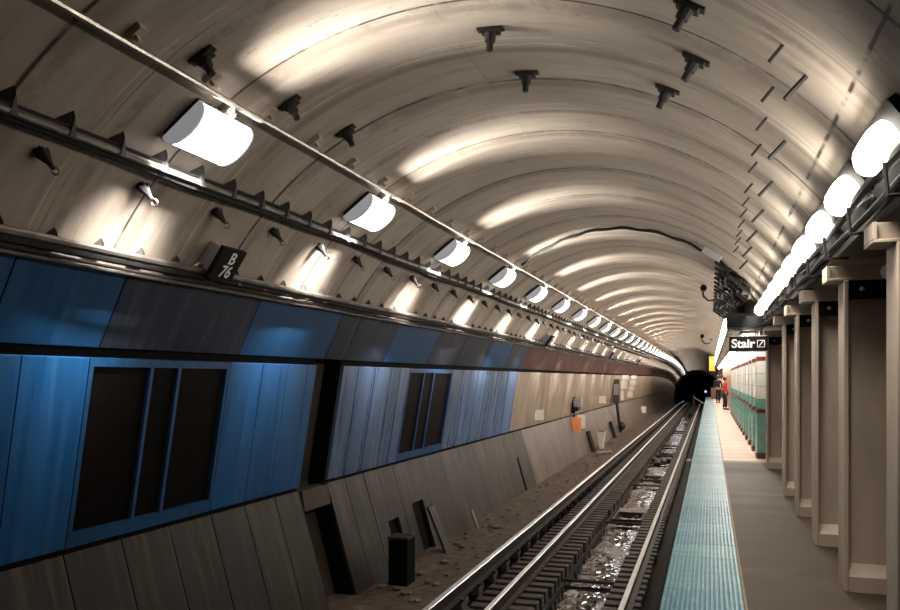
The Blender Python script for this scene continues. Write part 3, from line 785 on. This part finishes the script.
# dropped bulkhead carrying two rows of lamps
o = MB().box(-.30, .30, 0, 56, 0, .30).build('lamp_bulkhead', M['soffit']); o.location = (.67, 16.3, .93); tag(o, 'long dropped bulkhead with lamps above the tiled piers', 'bulkhead')
def make_tube():
    e = empty('tube_lamp'); MB().box(-.12, .12, -.55, .55, 0, .05).build('tray', M['lampgrey'], e); b = MB(); b.loft(dprof(.2, .07, 6, .05), [-.5, .5]); b.build('diffuser', M['tube_glow'], e, smooth=True); return e
te = make_tube(); tr = tree_of(te); k = 0; y = 17.2
while y < 71:
    o = te if k == 0 else copy_tree(te, tr); k += 1; o.location = (.72, y, .93); o.rotation_euler = (0, PI, 0)
    tag(o, f'{nth(k)} tube lamp under the bulkhead over the platform, from the Stair sign', 'lamp', 'platform tube lamps')
    o = copy_tree(te, tr); o.location = (.37, y, 1.08); o.rotation_euler = (0, -PI/2, 0)
    tag(o, f'{nth(k)} tube lamp on the track side of the bulkhead, from the Stair sign', 'lamp', 'track side tube lamps')
    y += 1.35
# stair sign
e = empty('stair_sign', (.655, 15.3, .485)); tag(e, 'black hanging sign reading Stair with a boxed slash', 'sign')
bd = MB().box(-.325, .325, -.03, .03, 0, .275).build('board', M['sign'], e, bevel=.004)
f = MB(); f.box(-.33, .33, -.034, .034, .268, .285); f.box(-.33, .33, -.034, .034, -.01, .005); f.build('trim', M['lampgrey'], e)
text_mesh('Stair', .215, 'lettering', M['ink'], bd, (-.09, -.032, .135), (PI/2, 0, 0), bold=.006)
g = MB()
for x0, x1, z0, z1 in ((.145, .275, .07, .082), (.145, .275, .19, .202), (.145, .157, .07, .202), (.263, .275, .07, .202)): g.box(x0, x1, -.034, -.030, z0, z1)
v = [g.b.verts.new(c) for c in ((.168, -.034, .088), (.186, -.034, .088), (.252, -.034, .184), (.234, -.034, .184))]; g.face(v)
g.build('stair_symbol', M['ink'], bd)
for x in (-.26, .26): MB().tube([(x, 0, .28), (x, 0, .40)], .012, 6).build('hanger_rod', M['steel'], e)
o = MB().box(-.36, .30, -.10, .75, 0, .24).build('sign_housing', M['sign'], bevel=.01); o.location = (.66, 15.5, .95-.01); tag(o, 'black box housing above the Stair sign', 'box')
# yellow board and platform end
o = MB().box(-.14, .14, -.03, .03, 0, .78).build('yellow_board', M['yellow'], bevel=.005); o.location = (.10, 45, .40); tag(o, 'tall yellow board hanging at the far end of the platform', 'sign')
e = empty('end_bin', (.38, 68, -1.67)); tag(e, 'brown box at the far end of the platform', 'box'); MB().box(-.3, .3, -.25, .25, 0, .85).build('body', M['brown'], e, bevel=.02); MB().box(-.33, .33, -.28, .28, .85, .92).build('lid', M['brown'], e)
e = empty('end_barrier', (-1.5, 82, -2.95+dip(82))); tag(e, 'brown post with a white bar reaching down to the platform end', 'barrier')
MB().box(-.10, .10, -.1, .1, 0, 1.15).build('post', M['brown'], e); MB().tube([(0, 0, 1.12), (1.15, -6.8, .62)], .055, 8).build('bar', M['ink'], e); MB().sphere((0, 0, 1.18), .10).build('knob', M['orange'], e)
for (x, y, z, m, r, lab) in ((-.55, 112, -1.75, 'blue_glow', .16, 'small blue signal light in the dark tunnel'), (-3.6, 118, -3.3, 'globe_glow', .07, 'faint white light low in the dark tunnel')):
    e = empty('signal_lamp', (x, y, z)); tag(e, lab, 'light'); MB().sphere((0, 0, 0), r).build('glass', M[m], e, smooth=True); MB().tube([(0, .05, -.1), (0, .1, -3.2 if x > -2 else -1.2)], .05, 8).build('mast', M['black'], e); MB().box(-r*1.3, r*1.3, .1, .3, -r*1.5, r*1.5).build('case', M['black'], e)

# ------------------------------------------------------------------ people
def skinned(name, pts, eds, mat, parent, sub=1):
    me = bpy.data.meshes.new(name); me.from_pydata([p[:3] for p in pts], eds, []); o = bpy.data.objects.new(name, me); COL.objects.link(o)
    md = o.modifiers.new('s', 'SKIN'); md.use_smooth_shade = True
    for i, p in enumerate(pts):
        r = p[3]; me.skin_vertices[0].data[i].radius = r if isinstance(r, tuple) else (r, r)
    me.skin_vertices[0].data[0].use_root = True
    o.modifiers.new('u', 'SUBSURF').levels = sub
    dg = bpy.context.evaluated_depsgraph_get(); m2 = bpy.data.meshes.new_from_object(o.evaluated_get(dg)); bpy.data.objects.remove(o)
    m2.name = name; m2.materials.clear(); m2.materials.append(mat)
    o = bpy.data.objects.new(name, m2); COL.objects.link(o); o.parent = parent; return o
def person(loc, rz, h, top, legs, label, bag=None, stride=.06):
    e = empty('person', loc, 0, rz); s = h/1.75; e.scale = (s, s, s); tag(e, label, 'person')
    J = dict(pelvis=(0, 0, .95, (.13, .10)), waist=(0, 0, 1.10, (.125, .09)), chest=(0, .01, 1.30, (.155, .105)), sh=(0, 0, 1.43, (.10, .075)), neck=(0, 0, 1.51, .05), chin=(0, -.015, 1.57, .062), head=(0, -.01, 1.66, .088), crown=(0, 0, 1.73, .06))
    pts = list(J.values()); nm = list(J); eds = [(i, i+1) for i in range(7)]
    def add(p, to): pts.append(p); eds.append((to, len(pts)-1)); return len(pts)-1
    for sx in (-1, 1):
        a = add((sx*.19, 0, 1.41, .055), 3); a = add((sx*.25, .03, 1.15, .042), a); a = add((sx*.24, -.08, .93, .034), a); a = add((sx*.235, -.12, .83, (.022, .04)), a); add((sx*.23, -.13, .75, (.014, .03)), a)
        b = add((sx*.09, 0, .86, .088), 0); b = add((sx*.10, -.02+sx*stride, .50, .06), b); b = add((sx*.10, .02+sx*stride*1.6, .10, .040), b); b = add((sx*.105, -.08+sx*stride*1.6, .04, (.04, .03)), b); add((sx*.11, -.16+sx*stride*1.6, .03, (.035, .02)), b)
    skinned('body', pts, eds, M['skin'], e)
    tp_ = [(0, 0, .93, (.15, .12)), (0, 0, 1.10, (.145, .11)), (0, .01, 1.30, (.175, .125)), (0, 0, 1.44, (.11, .09))]; te_ = [(0, 1), (1, 2), (2, 3)]
    for sx in (-1, 1):
        tp_.append((sx*.19, 0, 1.41, .07)); te_.append((3, len(tp_)-1)); tp_.append((sx*.25, .03, 1.15, .056)); te_.append((len(tp_)-2, len(tp_)-1)); tp_.append((sx*.242, -.07, .95, .046)); te_.append((len(tp_)-2, len(tp_)-1))
    skinned('jacket', tp_, te_, M[top], e)
    lp = [(0, 0, .95, (.145, .12))]; le = []
    for sx in (-1, 1):
        lp.append((sx*.09, 0, .84, .105)); le.append((0, len(lp)-1)); lp.append((sx*.10, -.02+sx*stride, .50, .078)); le.append((len(lp)-2, len(lp)-1)); lp.append((sx*.10, .02+sx*stride*1.6, .11, .062)); le.append((len(lp)-2, len(lp)-1))
    skinned('trousers', lp, le, M[legs], e)
    for sx in (-1, 1): MB().sphere((sx*.107, -.06+sx*stride*1.6, .045), .05, (.95, 2.4, .9), 10).build('shoe', M['cloth_black'], e, smooth=True)
    MB().sphere((0, .02, 1.685), .105, (.93, 1.03, 1.0), 12).build('hair', M['hair'], e, smooth=True)
    MB().sphere((0, -.105, 1.64), .016, (1, 1.2, 1.4), 8).build('nose', M['skin'], e, smooth=True)
    for sx in (-1, 1): MB().sphere((sx*.034, -.092, 1.665), .011, (1, .6, .8), 8).build('eye', M['hair'], e, smooth=True)
    MB().box(-.022, .022, -.093, -.08, 1.596, 1.604).build('mouth', M['cloth_red'], e)
    if bag: MB().sphere((0, .17, 1.22), .2, (1, .6, 1.25), 10).build('backpack', M[bag], e, smooth=True)
    return e
person((.77, 45.2, -1.67), 1.3, 1.72, 'cloth_red', 'cloth_black', 'person in a red top and black trousers standing by the wall')
person((.52, 57.5, -1.67), .3, 1.86, 'cloth_black', 'cloth_black', 'person in black standing nearer the platform edge')
person((.80, 60.5, -1.67), -.3, 1.9, 'cloth_white', 'denim', 'person in a white top behind the one in black')

# ------------------------------------------------------------------ lift everything so that the platform is z = 0
for o in list(S.objects):
    if o.parent is None: o.location.z += EYE

# ------------------------------------------------------------------ camera, world, exposure
cd = bpy.data.cameras.new('camera'); cam_ = bpy.data.objects.new('camera', cd); COL.objects.link(cam_)
cd.sensor_width = 36; cd.lens = 32.0; cd.shift_y = 73.5/900; cd.clip_start = .05; cd.clip_end = 400
cam_.location = (0, 0, EYE); cam_.rotation_euler = (PI/2, 0, math.radians(18)); S.camera = cam_
w = bpy.data.worlds.new('world'); S.world = w; w.use_nodes = True
w.node_tree.nodes['Background'].inputs[0].default_value = (.02, .02, .022, 1); w.node_tree.nodes['Background'].inputs[1].default_value = .3
S.view_settings.view_transform = 'Standard'; S.view_settings.look = 'None'; S.view_settings.gamma = 1; S.view_settings.exposure = 0.15
S.cycles.use_denoising = True
S.cycles.max_bounces = 6; S.cycles.diffuse_bounces = 4
S.cycles.use_light_tree = True
